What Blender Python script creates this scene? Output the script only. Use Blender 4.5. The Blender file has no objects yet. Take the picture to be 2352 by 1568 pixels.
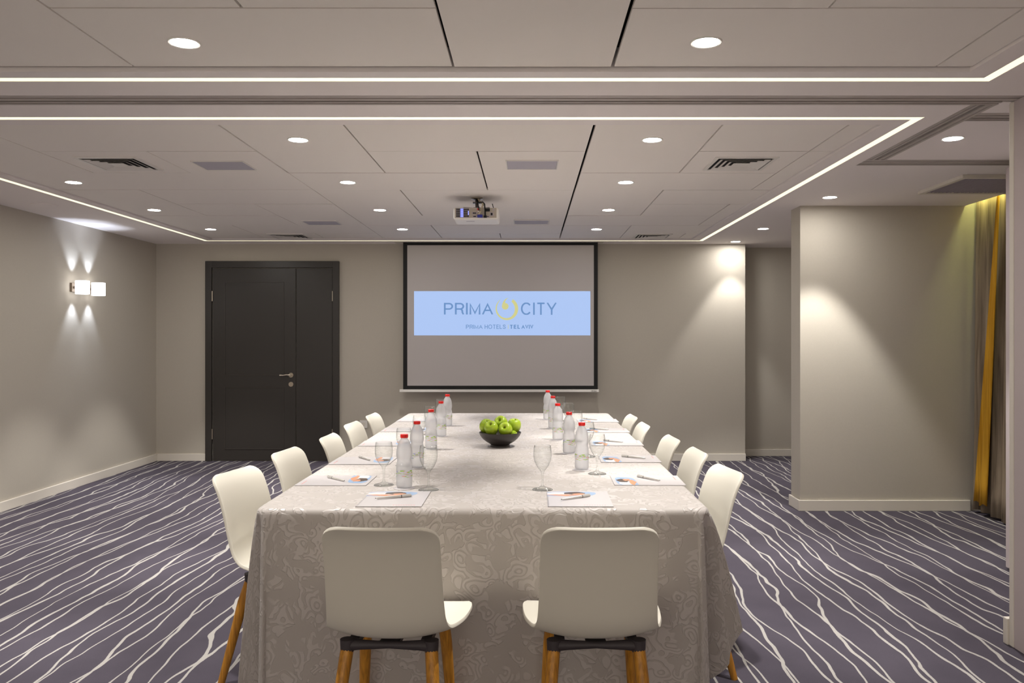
import bpy, bmesh, math, random
from mathutils import Vector, Matrix
random.seed(7)
R = math.radians
scn = bpy.context.scene
col = scn.collection

# ------------------------------------------------------------------ camera, world, exposure
F, VX, VY, HC = 1900.0, 1215.0, 776.0, 1.34       # focal length (px), vanishing point (px), camera height
cam_d = bpy.data.cameras.new('camera'); cam = bpy.data.objects.new('camera', cam_d); col.objects.link(cam)
cam.location = (0, 0, HC); cam.rotation_euler = (R(90), 0, 0)
cam_d.sensor_width = 36; cam_d.lens = 36 * F / 2352
cam_d.shift_x = -(VX - 1176) / 2352; cam_d.shift_y = -(784 - VY) / 2352
cam_d.clip_start = 0.05; scn.camera = cam
w = bpy.data.worlds.new('world'); scn.world = w; w.use_nodes = True
w.node_tree.nodes['Background'].inputs[0].default_value = (1, .90, .78, 1)
w.node_tree.nodes['Background'].inputs[1].default_value = 1.5  # added warm ambient fill, reaching the room through its open rear end
vs = scn.view_settings
vs.view_transform = 'Standard'; vs.look = 'None'; vs.gamma = 1; vs.use_curve_mapping = False
vs.exposure = 0.0
SPOT_W, LENS_E, STRIP_E = 122.0, 225.0, 1.2          # downlight spot watts, downlight lens and LED strip emission
SPOT_ANGLE = 68

# ------------------------------------------------------------------ helpers
def lin(c):
    return tuple(((v / 255) / 12.92 if v / 255 <= .04045 else ((v / 255 + .055) / 1.055) ** 2.4) for v in c) + (1,)

def nodes(m):
    return m.node_tree.nodes, m.node_tree.links

def mat(name, c, rough=.6, metal=0, bump=0, bscale=200, spec=.5, var=0, vscale=3, stretch=None):
    m = bpy.data.materials.new(name); m.use_nodes = True
    N, L = nodes(m); b = N['Principled BSDF']
    c = c if len(c) == 4 else lin(c)
    b.inputs['Base Color'].default_value = c
    b.inputs['Roughness'].default_value = rough; b.inputs['Metallic'].default_value = metal
    b.inputs['Specular IOR Level'].default_value = spec
    tc = N.new('ShaderNodeTexCoord'); mp = N.new('ShaderNodeMapping')
    L.new(tc.outputs['Object'], mp.inputs[0])
    if stretch: mp.inputs['Scale'].default_value = stretch
    if var:
        n = N.new('ShaderNodeTexNoise'); n.inputs['Scale'].default_value = vscale; n.inputs['Detail'].default_value = 5
        L.new(mp.outputs[0], n.inputs[0])
        mx = N.new('ShaderNodeMix'); mx.data_type = 'RGBA'
        mx.inputs['A'].default_value = tuple(v * (1 - var) for v in c[:3]) + (1,)
        mx.inputs['B'].default_value = tuple(min(1, v * (1 + var)) for v in c[:3]) + (1,)
        L.new(n.outputs[0], mx.inputs['Factor']); L.new(mx.outputs['Result'], b.inputs['Base Color'])
    if bump:
        n = N.new('ShaderNodeTexNoise'); n.inputs['Scale'].default_value = bscale; n.inputs['Detail'].default_value = 3
        L.new(mp.outputs[0], n.inputs[0])
        bp = N.new('ShaderNodeBump'); bp.inputs['Strength'].default_value = bump; bp.inputs['Distance'].default_value = .002
        L.new(n.outputs[0], bp.inputs['Height']); L.new(bp.outputs[0], b.inputs['Normal'])
    return m

def emit(name, c, strength):
    m = bpy.data.materials.new(name); m.use_nodes = True
    b = m.node_tree.nodes['Principled BSDF']
    c = c if len(c) == 4 else lin(c)
    b.inputs['Base Color'].default_value = (.8, .8, .8, 1)
    b.inputs['Emission Color'].default_value = c; b.inputs['Emission Strength'].default_value = strength
    return m

def V(m, op, a, b=None, c=None):
    """one math node; a, b, c are sockets or numbers"""
    n = m.node_tree.nodes.new('ShaderNodeMath'); n.operation = op
    for i, v in enumerate((a, b, c)):
        if v is None: continue
        if hasattr(v, 'links'): m.node_tree.links.new(v, n.inputs[i])
        else: n.inputs[i].default_value = v
    return n.outputs[0]

def bx(bm, x0, x1, y0, y1, z0, z1):
    vs_ = [bm.verts.new(p) for p in ((x0,y0,z0),(x1,y0,z0),(x1,y1,z0),(x0,y1,z0),(x0,y0,z1),(x1,y0,z1),(x1,y1,z1),(x0,y1,z1))]
    for f in ((3,2,1,0),(4,5,6,7),(0,1,5,4),(1,2,6,5),(2,3,7,6),(3,0,4,7)):
        bm.faces.new([vs_[i] for i in f])

def lathe(bm, prof, n=24, cx=0, cy=0, cz=0, cap0=True, cap1=True):
    rings = []
    for r, z in prof:
        rings.append([bm.verts.new((cx + r * math.cos(2*math.pi*i/n), cy + r * math.sin(2*math.pi*i/n), cz + z)) for i in range(n)])
    for a, b in zip(rings, rings[1:]):
        for i in range(n):
            bm.faces.new((a[i], a[(i+1) % n], b[(i+1) % n], b[i]))
    if cap0: bm.faces.new(rings[0][::-1])
    if cap1: bm.faces.new(rings[-1])

def tube(bm, pts, rad, n=10):
    pts = [Vector(p) for p in pts]; rings = []
    for i, p in enumerate(pts):
        d = (pts[min(i+1, len(pts)-1)] - pts[max(i-1, 0)]).normalized()
        up = Vector((0, 0, 1)) if abs(d.z) < .9 else Vector((1, 0, 0))
        a = d.cross(up).normalized(); b = d.cross(a)
        r = rad[i] if isinstance(rad, (list, tuple)) else rad
        rings.append([bm.verts.new(p + r * (math.cos(2*math.pi*k/n) * a + math.sin(2*math.pi*k/n) * b)) for k in range(n)])
    for a, b in zip(rings, rings[1:]):
        for k in range(n):
            bm.faces.new((a[k], a[(k+1) % n], b[(k+1) % n], b[k]))
    bm.faces.new(rings[0][::-1]); bm.faces.new(rings[-1])

def obj(name, bm, m, parent=None, smooth=False, bevel=0, angle=40):
    bmesh.ops.recalc_face_normals(bm, faces=bm.faces[:])
    me = bpy.data.meshes.new(name); bm.to_mesh(me); bm.free()
    me.materials.append(m)
    if smooth:
        for p in me.polygons: p.use_smooth = True
        try: me.set_sharp_from_angle(angle=R(angle))
        except Exception: pass
    o = bpy.data.objects.new(name, me); col.objects.link(o)
    if parent: o.parent = parent
    if bevel:
        b = o.modifiers.new('bevel', 'BEVEL'); b.width = bevel; b.segments = 2; b.limit_method = 'ANGLE'
    return o

def box(name, r, m, parent=None, bevel=0):
    bm = bmesh.new(); bx(bm, *r); return obj(name, bm, m, parent, bevel=bevel)

def tag(o, label=None, cat=None, group=None, kind=None):
    if label: o['label'] = label
    if cat: o['category'] = cat
    if group: o['group'] = group
    if kind: o['kind'] = kind
    return o

def thing(name, label, cat, loc=(0,0,0), rz=0, group=None):
    o = bpy.data.objects.new(name, None); o.empty_display_size = .05; col.objects.link(o)
    o.location = loc; o.rotation_euler = (0, 0, rz)
    return tag(o, label, cat, group)

def dup(root, loc, rz, label=None):
    r = root.copy(); col.objects.link(r); r.location = loc; r.rotation_euler = (0, 0, rz)
    if label: r['label'] = label
    for ch in list(root.children):
        c = ch.copy(); col.objects.link(c); c.parent = r
        for g in list(ch.children):
            d = g.copy(); col.objects.link(d); d.parent = c
    return r

def _arc(cx, cy, rx, ry, a0, a1, n=18):
    return [(cx + rx * math.cos(R(a0 + (a1 - a0) * k / n)), cy + ry * math.sin(R(a0 + (a1 - a0) * k / n))) for k in range(n + 1)]
BOWL = [(0, 1), (.36, 1)] + _arc(.36, .735, .26, .265, 90, -90)[1:] + [(0, .47)]
GLYPH = {'P': ([[(0, 0), (0, 1)], BOWL], .62), 'R': ([[(0, 0), (0, 1)], BOWL, [(.34, .47), (.47, .43), (.53, .32), (.55, .12), (.60, 0)]], .62),
         'I': ([[(0, 0), (0, 1)]], 0), 'M': ([[(0, 0), (0, 1), (.38, 0), (.76, 1), (.76, 0)]], .76), 'A': ([[(0, 0), (.37, 1), (.74, 0)], [(.12, .34), (.62, .34)]], .74),
         'C': ([_arc(.41, .5, .41, .52, 38, 322, 30)], .80), 'T': ([[(0, 1), (.66, 1)], [(.33, 1), (.33, 0)]], .66), 'Y': ([[(0, 1), (.34, .42), (.68, 1)], [(.34, .42), (.34, 0)]], .68),
         'H': ([[(0, 0), (0, 1)], [(.64, 0), (.64, 1)], [(0, .52), (.64, .52)]], .64), 'O': ([_arc(.43, .5, .43, .52, 0, 360, 36)], .86), 'E': ([[(.54, 1), (0, 1), (0, 0), (.56, 0)], [(0, .52), (.5, .52)]], .54),
         'L': ([[(0, 1), (0, 0), (.5, 0)]], .5), 'V': ([[(0, 1), (.34, 0), (.68, 1)]], .68), 'G': ([_arc(.41, .5, .41, .52, 38, 340, 30) + [(.8, .45), (.45, .45)]], .80),
         'S': ([[(.57, .74), (.54, .90), (.42, 1.0), (.29, 1.02), (.14, .98), (.04, .86), (.05, .70), (.16, .58), (.32, .53), (.48, .47), (.59, .35), (.59, .17), (.48, .03), (.31, -.02), (.14, .02), (.02, .14), (0, .29)]], .58)}
def text_mesh(name, s, m, parent, x0, x1, z0, z1, y, weight=.15):
    """flat sans-serif lettering facing -Y, drawn as strokes and fitted into the given box"""
    vs_, fs, cx = [], [], 0
    for ch_ in s:
        lines, wd = GLYPH[ch_]
        for pl in lines:
            P_ = [Vector((cx + p[0], p[1])) for p in pl]; base_ = len(vs_)
            for e_, n_ in ((0, 1), (-1, -2)):          # stems run on to the cap line and the base line
                d_ = (P_[e_] - P_[n_]).normalized()
                if P_[e_].y in (0, 1) and abs(d_.y) > .5: P_[e_] = P_[e_] + d_ * (weight / 2 / abs(d_.y))
            for k, p in enumerate(P_):
                d0 = (P_[k] - P_[k-1]).normalized() if k else (P_[1] - P_[0]).normalized()
                d1 = (P_[k+1] - P_[k]).normalized() if k < len(P_) - 1 else d0
                n0, n1 = Vector((-d0.y, d0.x)), Vector((-d1.y, d1.x)); nn = (n0 + n1)
                nn = nn.normalized() if nn.length > .05 else n1
                k_ = weight / 2 / max(.35, nn.dot(n1))
                vs_ += [p + nn * k_, p - nn * k_]
            for k in range(len(P_) - 1):
                q_ = base_ + 2 * k; fs.append((q_, q_ + 1, q_ + 3, q_ + 2))
        cx += wd + weight + .15
    ax, bx_ = min(v.x for v in vs_), max(v.x for v in vs_); ay, by = -weight * 0, 1.0
    ay, by = -weight / 2, 1 + weight / 2
    for v in vs_: v.y = max(ay, min(by, v.y))
    me = bpy.data.meshes.new(name)
    me.from_pydata([(x0 + (v.x - ax) / (bx_ - ax) * (x1 - x0), y, z0 + (v.y - ay) / (by - ay) * (z1 - z0)) for v in vs_], [], fs)
    me.materials.append(m); t = bpy.data.objects.new(name, me); col.objects.link(t); t.parent = parent
    return t

# ------------------------------------------------------------------ materials
M = {}
M['wall'] = mat('wall_fabric_paper', (192, 185, 173), .75, bump=.25, bscale=260, var=.03, vscale=60, spec=.3)
M['ceil'] = mat('ceiling_paint', (245, 238, 236), .8, bump=.05, bscale=120, spec=.2)
M['panel'] = mat('ceiling_panel_paint', (247, 241, 235), .75, bump=.04, bscale=160, spec=.25)
M['void'] = mat('ceiling_void', (26, 22, 20), .95)
M['trim'] = mat('white_trim', (226, 219, 208), .45, bump=.03)
M['rightwall'] = mat('right_wall_paint', (196, 184, 184), .6, bump=.1, bscale=220)
M['door'] = mat('dark_door_paint', (52, 48, 45), .38, bump=.06, bscale=90)
M['edgelight'] = mat('door_edge_highlight', (64, 59, 55), .3)  # paler than the door: highlight along moulding edges put into the colour
M['chrome'] = mat('satin_nickel', (190, 180, 165), .28, 1)
M['alu'] = mat('track_aluminium', (188, 180, 176), .5, .2, var=.12, vscale=4, stretch=(1, 12, 12))
M['black'] = mat('matte_black', (14, 13, 13), .7)
M['screen'] = mat('screen_fabric', (190, 184, 182), .85, bump=.05, bscale=400)
M['whiteplastic'] = mat('white_plastic', (232, 228, 222), .42, bump=.02)
M['chair'] = mat('white_chair_shell', (226, 221, 208), .5, bump=.08, bscale=700, spec=.4)
M['chairframe'] = mat('dark_chair_bracket', (62, 56, 60), .55)
M['lens'] = emit('downlight_lens', (255, 251, 245), LENS_E)
M['strip'] = emit('led_diffuser', (255, 247, 205), STRIP_E)
M['cove'] = emit('curtain_cove_led', (240, 245, 150), 22)
M['grille_dark'] = mat('grille_backing', (30, 27, 30), .9)
M['slat'] = mat('grille_slat', (172, 162, 170), .5)
M['spk'] = mat('flush_speaker_cloth', (188, 184, 194), .8, bump=.2, bscale=900)
M['shade'] = emit('sconce_glass', (255, 252, 250), 3.2)
M['bronze'] = mat('sconce_bracket', (128, 116, 104), .4, .6)
M['bowl'] = mat('dark_bowl_glaze', (44, 38, 36), .32, bump=.03)
M['pen'] = mat('brushed_steel_pen', (206, 203, 198), .38, .45)
M['pendark'] = mat('pen_clip_dark', (96, 92, 92), .3, .8)
M['paper'] = mat('brochure_paper', (203, 198, 199), .28, spec=.5, bump=.01)
M['cap'] = mat('red_cap', (226, 20, 12), .35)
M['curtain'] = None

def wood_mat():
    m = bpy.data.materials.new('oak_leg'); m.use_nodes = True
    N, L = nodes(m); b = N['Principled BSDF']; b.inputs['Roughness'].default_value = .42
    tc = N.new('ShaderNodeTexCoord'); mp = N.new('ShaderNodeMapping'); mp.inputs['Scale'].default_value = (60, 60, 3)
    n = N.new('ShaderNodeTexNoise'); n.inputs['Scale'].default_value = 2.2; n.inputs['Detail'].default_value = 6
    cr = N.new('ShaderNodeValToRGB')
    cr.color_ramp.elements[0].position = .3; cr.color_ramp.elements[0].color = lin((158, 104, 30))
    cr.color_ramp.elements[1].position = .7; cr.color_ramp.elements[1].color = lin((216, 152, 52))
    L.new(tc.outputs['Object'], mp.inputs[0]); L.new(mp.outputs[0], n.inputs[0]); L.new(n.outputs[0], cr.inputs[0])
    L.new(cr.outputs[0], b.inputs['Base Color'])
    return m
M['wood'] = wood_mat()

def carpet_mat():
    m = bpy.data.materials.new('carpet'); m.use_nodes = True
    N, L = nodes(m); b = N['Principled BSDF']
    b.inputs['Roughness'].default_value = .95; b.inputs['Specular IOR Level'].default_value = .1
    tc = N.new('ShaderNodeTexCoord'); sp = N.new('ShaderNodeSeparateXYZ'); L.new(tc.outputs['Object'], sp.inputs[0])
    X, Y = sp.outputs[0], sp.outputs[1]
    def noise(sx, sy, off, detail=1.0, rough=.5):
        c = N.new('ShaderNodeCombineXYZ')
        L.new(V(m, 'MULTIPLY', X, sx), c.inputs[0]); L.new(V(m, 'MULTIPLY', Y, sy), c.inputs[1]); c.inputs[2].default_value = off
        n = N.new('ShaderNodeTexNoise'); n.inputs['Scale'].default_value = 1; n.inputs['Detail'].default_value = detail
        n.inputs['Roughness'].default_value = rough
        L.new(c.outputs[0], n.inputs[0]); return V(m, 'SUBTRACT', n.outputs[0], .5)
    ragged = V(m, 'MULTIPLY', noise(160, 160, 9.1, 2), .0035)
    masks = []
    for k, (spc, o, a1, a2, a3) in enumerate(((.138, 3.7, .50, .085, .03), (.172, 17.3, .55, .10, .035))):
        u = V(m, 'ADD', X, V(m, 'MULTIPLY', noise(.55, .34, o), a1))
        u = V(m, 'ADD', u, V(m, 'MULTIPLY', noise(2.6, 1.1, o + 5), a2 * 2))
        u = V(m, 'ADD', u, V(m, 'MULTIPLY', noise(6.5, 3.6, o + 11, 1.5), a3 * 2))
        u = V(m, 'ADD', u, ragged)
        u = V(m, 'ADD', u, o)
        fr = V(m, 'ABSOLUTE', V(m, 'SUBTRACT', V(m, 'FRACT', V(m, 'DIVIDE', u, spc)), .5))   # 0 on the line
        wd = V(m, 'ADD', V(m, 'MULTIPLY', noise(3.0, 1.3, o + 23), .05), .043)
        n = N.new('ShaderNodeMapRange'); n.interpolation_type = 'SMOOTHSTEP'
        L.new(fr, n.inputs['Value']); L.new(wd, n.inputs['From Max'])
        L.new(V(m, 'SUBTRACT', wd, .012), n.inputs['From Min']); n.inputs['To Min'].default_value = 1; n.inputs['To Max'].default_value = 0
        masks.append(n.outputs[0])
    mask = V(m, 'MAXIMUM', masks[0], masks[1])
    fib = N.new('ShaderNodeTexNoise'); fib.inputs['Scale'].default_value = 420; fib.inputs['Detail'].default_value = 2
    L.new(tc.outputs['Object'], fib.inputs[0])
    patch = N.new('ShaderNodeTexNoise'); patch.inputs['Scale'].default_value = 5; patch.inputs['Detail'].default_value = 4
    L.new(tc.outputs['Object'], patch.inputs[0])
    def ramp(c0, c1, src):
        mx = N.new('ShaderNodeMix'); mx.data_type = 'RGBA'
        mx.inputs['A'].default_value = c0; mx.inputs['B'].default_value = c1; L.new(src, mx.inputs['Factor']); return mx.outputs['Result']
    f2 = V(m, 'MULTIPLY_ADD', fib.outputs[0], .7, V(m, 'MULTIPLY', patch.outputs[0], .4))
    dark = ramp(lin((58, 54, 64)), lin((92, 86, 96)), f2)
    light = ramp(lin((150, 146, 143)), lin((190, 186, 181)), f2)
    mx = N.new('ShaderNodeMix'); mx.data_type = 'RGBA'
    L.new(mask, mx.inputs['Factor']); L.new(dark, mx.inputs['A']); L.new(light, mx.inputs['B'])
    L.new(mx.outputs['Result'], b.inputs['Base Color'])
    bp = N.new('ShaderNodeBump'); bp.inputs['Strength'].default_value = .5; bp.inputs['Distance'].default_value = .004
    L.new(fib.outputs[0], bp.inputs['Height']); L.new(bp.outputs[0], b.inputs['Normal'])
    return m
M['carpet'] = carpet_mat()

def damask_mat():
    m = bpy.data.materials.new('damask_cloth'); m.use_nodes = True
    N, L = nodes(m); b = N['Principled BSDF']
    uv = N.new('ShaderNodeUVMap'); sp = N.new('ShaderNodeSeparateXYZ'); L.new(uv.outputs[0], sp.inputs[0])
    U, W = sp.outputs[0], sp.outputs[1]
    c = N.new('ShaderNodeCombineXYZ'); L.new(U, c.inputs[0]); L.new(W, c.inputs[1])
    dn = N.new('ShaderNodeTexNoise'); dn.inputs['Scale'].default_value = 11; dn.inputs['Detail'].default_value = 1; L.new(c.outputs[0], dn.inputs[0])
    va = N.new('ShaderNodeVectorMath'); va.operation = 'SCALE'; va.inputs['Scale'].default_value = .075; L.new(dn.outputs['Color'], va.inputs[0])
    vb = N.new('ShaderNodeVectorMath'); vb.operation = 'ADD'; L.new(c.outputs[0], vb.inputs[0]); L.new(va.outputs[0], vb.inputs[1])
    vo = N.new('ShaderNodeTexVoronoi'); vo.feature = 'SMOOTH_F1'; vo.inputs['Scale'].default_value = 19; vo.inputs['Smoothness'].default_value = .15
    vo.inputs['Randomness'].default_value = .8; L.new(vb.outputs[0], vo.inputs['Vector'])
    n2 = N.new('ShaderNodeTexNoise'); n2.inputs['Scale'].default_value = 15; n2.inputs['Detail'].default_value = 1.5
    n2.inputs['Distortion'].default_value = .6; L.new(vb.outputs[0], n2.inputs[0])
    sc = V(m, 'SINE', V(m, 'MULTIPLY', vo.outputs['Distance'], 23))
    big = N.new('ShaderNodeMapRange'); big.interpolation_type = 'SMOOTHSTEP'; L.new(n2.outputs[0], big.inputs[0])
    big.inputs[1].default_value = .45; big.inputs[2].default_value = .50
    scr = N.new('ShaderNodeMapRange'); scr.interpolation_type = 'SMOOTHSTEP'; L.new(sc, scr.inputs[0])
    scr.inputs[1].default_value = -.8; scr.inputs[2].default_value = -.3
    mask = V(m, 'MULTIPLY', big.outputs[0], scr.outputs[0])
    mx = N.new('ShaderNodeMix'); mx.data_type = 'RGBA'; L.new(mask, mx.inputs['Factor'])
    mx.inputs['A'].default_value = lin((182, 175, 170)); mx.inputs['B'].default_value = lin((197, 190, 186))
    L.new(mx.outputs['Result'], b.inputs['Base Color'])
    L.new(V(m, 'MULTIPLY_ADD', mask, -.24, .58), b.inputs['Roughness'])
    b.inputs['Sheen Weight'].default_value = .1; b.inputs['Specular IOR Level'].default_value = .45
    bp = N.new('ShaderNodeBump'); bp.inputs['Strength'].default_value = .6; bp.inputs['Distance'].default_value = .003
    wv = N.new('ShaderNodeTexNoise'); wv.inputs['Scale'].default_value = 500; L.new(uv.outputs[0], wv.inputs[0])
    L.new(V(m, 'MULTIPLY_ADD', wv.outputs[0], .12, mask), bp.inputs['Height']); L.new(bp.outputs[0], b.inputs['Normal'])
    return m
M['cloth'] = damask_mat()

def thin_glass(name, lo, hi, edge):
    m = bpy.data.materials.new(name); m.use_nodes = True
    N, L = nodes(m); N.remove(N['Principled BSDF']); out = N['Material Output']
    lw = N.new('ShaderNodeLayerWeight'); lw.inputs[0].default_value = .45; fc = lw.outputs['Facing']
    t = N.new('ShaderNodeBsdfTransparent')
    mc = N.new('ShaderNodeMix'); mc.data_type = 'RGBA'; L.new(V(m, 'POWER', fc, 3.0), mc.inputs['Factor'])
    mc.inputs['A'].default_value = (.975, .985, .98, 1); mc.inputs['B'].default_value = edge; L.new(mc.outputs['Result'], t.inputs[0])
    g = N.new('ShaderNodeBsdfGlossy'); g.inputs['Roughness'].default_value = .03
    mr = N.new('ShaderNodeMapRange'); L.new(V(m, 'POWER', fc, 1.6), mr.inputs[0]); mr.inputs[3].default_value = lo; mr.inputs[4].default_value = hi
    mx = N.new('ShaderNodeMixShader'); L.new(mr.outputs[0], mx.inputs[0]); L.new(t.outputs[0], mx.inputs[1]); L.new(g.outputs[0], mx.inputs[2])
    L.new(mx.outputs[0], out.inputs[0]); return m
M['glass'] = thin_glass('thin_clear_glass', .05, .5, (.45, .47, .47, 1))

def bottle_mat():
    m = bpy.data.materials.new('frosted_water_bottle'); m.use_nodes = True
    N, L = nodes(m); N.remove(N['Principled BSDF']); out = N['Material Output']
    t = N.new('ShaderNodeBsdfTransparent'); t.inputs[0].default_value = (.95, .96, .97, 1)
    d = N.new('ShaderNodeBsdfTranslucent'); d.inputs[0].default_value = (.9, .9, .92, 1)
    df = N.new('ShaderNodeBsdfDiffuse'); df.inputs[0].default_value = (.86, .86, .88, 1)
    g = N.new('ShaderNodeBsdfGlossy'); g.inputs['Roughness'].default_value = .12
    a = N.new('ShaderNodeMixShader'); a.inputs[0].default_value = .5; L.new(d.outputs[0], a.inputs[1]); L.new(df.outputs[0], a.inputs[2])
    c = N.new('ShaderNodeMixShader'); c.inputs[0].default_value = .42; L.new(t.outputs[0], c.inputs[1]); L.new(a.outputs[0], c.inputs[2])
    lw = N.new('ShaderNodeLayerWeight'); lw.inputs[0].default_value = .25
    e = N.new('ShaderNodeMixShader'); L.new(V(m, 'MULTIPLY_ADD', lw.outputs['Fresnel'], .6, .02), e.inputs[0])
    L.new(c.outputs[0], e.inputs[1]); L.new(g.outputs[0], e.inputs[2]); L.new(e.outputs[0], out.inputs[0])
    return m
M['bottle'] = bottle_mat()

def label_mat():
    m = bpy.data.materials.new('bottle_label_print'); m.use_nodes = True
    N, L = nodes(m); N.remove(N['Principled BSDF']); out = N['Material Output']
    tc = N.new('ShaderNodeTexCoord'); mp = N.new('ShaderNodeMapping'); mp.inputs['Scale'].default_value = (40, 40, 260)
    L.new(tc.outputs['Object'], mp.inputs[0])
    n = N.new('ShaderNodeTexNoise'); n.inputs['Scale'].default_value = 1; n.inputs['Detail'].default_value = 2; L.new(mp.outputs[0], n.inputs[0])
    n2 = N.new('ShaderNodeTexNoise'); n2.inputs['Scale'].default_value = 28; L.new(tc.outputs['Object'], n2.inputs[0])
    cr = N.new('ShaderNodeValToRGB'); cr.color_ramp.interpolation = 'CONSTANT'
    cr.color_ramp.elements[0].color = lin((222, 130, 110)); cr.color_ramp.elements[1].color = lin((150, 190, 60))
    cr.color_ramp.elements[1].position = .42
    e = cr.color_ramp.elements.new(.6); e.color = lin((120, 130, 190))
    L.new(n2.outputs[0], cr.inputs[0])
    d = N.new('ShaderNodeBsdfDiffuse'); L.new(cr.outputs[0], d.inputs[0])
    t = N.new('ShaderNodeBsdfTransparent')
    mx = N.new('ShaderNodeMixShader'); L.new(V(m, 'MULTIPLY', V(m, 'GREATER_THAN', n.outputs[0], .58), .7), mx.inputs[0])
    L.new(t.outputs[0], mx.inputs[1]); L.new(d.outputs[0], mx.inputs[2]); L.new(mx.outputs[0], out.inputs[0])
    return m
M['label'] = label_mat()

def apple_mat():
    m = bpy.data.materials.new('green_apple_skin'); m.use_nodes = True
    N, L = nodes(m); b = N['Principled BSDF']; b.inputs['Roughness'].default_value = .28
    tc = N.new('ShaderNodeTexCoord'); n = N.new('ShaderNodeTexNoise'); n.inputs['Scale'].default_value = 22; n.inputs['Detail'].default_value = 4
    L.new(tc.outputs['Object'], n.inputs[0])
    cr = N.new('ShaderNodeValToRGB'); cr.color_ramp.elements[0].position = .35; cr.color_ramp.elements[0].color = lin((138, 168, 14))
    cr.color_ramp.elements[1].position = .7; cr.color_ramp.elements[1].color = lin((182, 204, 62))
    L.new(n.outputs[0], cr.inputs[0]); L.new(cr.outputs[0], b.inputs['Base Color']); return m
M['apple'] = apple_mat()
M['stem'] = mat('apple_stem', (92, 66, 34), .7)

def photo_mat():
    """blurred printed photograph: pale blue ground, a dark patch and warm skin tones"""
    m = bpy.data.materials.new('printed_cover_photo'); m.use_nodes = True
    N, L = nodes(m); b = N['Principled BSDF']; b.inputs['Roughness'].default_value = .3
    tc = N.new('ShaderNodeTexCoord'); mp = N.new('ShaderNodeMapping'); mp.inputs['Scale'].default_value = (13, 26, 1); mp.inputs['Location'].default_value = (.7, .2, 0)
    L.new(tc.outputs['Object'], mp.inputs[0])
    n = N.new('ShaderNodeTexNoise'); n.inputs['Scale'].default_value = 1; n.inputs['Detail'].default_value = 3; L.new(mp.outputs[0], n.inputs[0])
    sp = N.new('ShaderNodeSeparateXYZ'); L.new(tc.outputs['Object'], sp.inputs[0])
    x = V(m, 'MULTIPLY_ADD', V(m, 'SUBTRACT', n.outputs[0], .5), .12, sp.outputs[0])
    y = V(m, 'MULTIPLY_ADD', V(m, 'SUBTRACT', n.outputs[0], .5), .05, sp.outputs[1])
    def blob(cx, cy, rx, ry):
        dx = V(m, 'DIVIDE', V(m, 'SUBTRACT', x, cx), rx); dy = V(m, 'DIVIDE', V(m, 'SUBTRACT', y, cy), ry)
        return V(m, 'LESS_THAN', V(m, 'ADD', V(m, 'MULTIPLY', dx, dx), V(m, 'MULTIPLY', dy, dy)), 1)
    def over(base, c, f):
        mx = N.new('ShaderNodeMix'); mx.data_type = 'RGBA'; L.new(f, mx.inputs['Factor'])
        if hasattr(base, 'links'): L.new(base, mx.inputs['A'])
        else: mx.inputs['A'].default_value = base
        mx.inputs['B'].default_value = c; return mx.outputs['Result']
    c = over(lin((150, 178, 212)), lin((226, 222, 226)), blob(-.075, .09, .05, .03))
    c = over(c, lin((74, 54, 42)), blob(-.01, .098, .042, .026))
    c = over(c, lin((216, 150, 112)), blob(.005, .082, .032, .014))
    c = over(c, lin((220, 152, 112)), blob(-.06, .062, .06, .011))
    L.new(c, b.inputs['Base Color']); return m
M['photo'] = photo_mat()
M['redprint'] = mat('red_print', (226, 150, 146), .4)

def curtain_mat(name, c0, c1, transp):
    m = bpy.data.materials.new(name); m.use_nodes = True
    N, L = nodes(m); b = N['Principled BSDF']; b.inputs['Roughness'].default_value = .8; b.inputs['Specular IOR Level'].default_value = .2
    tc = N.new('ShaderNodeTexCoord'); mp = N.new('ShaderNodeMapping'); mp.inputs['Scale'].default_value = (40, 40, 1.6)
    n = N.new('ShaderNodeTexNoise'); n.inputs['Scale'].default_value = 1; n.inputs['Detail'].default_value = 4; n.inputs['Distortion'].default_value = .6
    L.new(tc.outputs['Object'], mp.inputs[0]); L.new(mp.outputs[0], n.inputs[0])
    cr = N.new('ShaderNodeValToRGB'); cr.color_ramp.elements[0].position = .35; cr.color_ramp.elements[0].color = lin(c0)
    cr.color_ramp.elements[1].position = .68; cr.color_ramp.elements[1].color = lin(c1)
    L.new(n.outputs[0], cr.inputs[0]); L.new(cr.outputs[0], b.inputs['Base Color'])
    return m
M['curtain'] = curtain_mat('grey_curtain_fabric', (122, 108, 92), (166, 150, 130), 0)
M['yellow'] = curtain_mat('yellow_curtain_fabric', (178, 128, 30), (208, 158, 50), 0)

# ------------------------------------------------------------------ room dimensions
ZC = 2.366                                         # perimeter ceiling
ZP = 2.378                                         # recessed panels
YB = 9.03                                          # screen wall
XL = -4.07                                         # left wall
XR = 2.10                                          # near right wall (ends at YN)
YN = 3.60
YS = 6.42; XS0, XS1 = 2.105, 3.75                  # stub wall
XC = 3.385                                         # edge of ceiling at curtain recess
YF = -2.8                                          # rear end of the room, left open so ambient fill enters

tag(box('floor', (XL - .1, 3.9, YF, 9.6, -.06, 0), M['carpet']), kind='structure')
tag(box('wall_left', (XL - .12, XL, YF, YB + .12, 0, 2.62), M['wall']), kind='structure')
tag(box('wall_back', (XL, 2.36, YB, YB + .37 - .0, 0, 2.62), M['wall']), kind='structure')
tag(box('wall_alcove', (2.36, 3.9, 9.40, 9.52, 0, 2.62), M['wall']), kind='structure')
tag(box('wall_stub', (XS0, XS1, YS, YS + .22, 0, 2.62), M['wall']), kind='structure')
tag(box('wall_window', (XS1, XS1 + .12, YF, 9.4, 0, 2.62), M['wall']), kind='structure')
tag(box('wall_right', (XR, XR + .12, YF, YN - .02, 0, ZC - .002), M['rightwall']), kind='structure')

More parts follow.
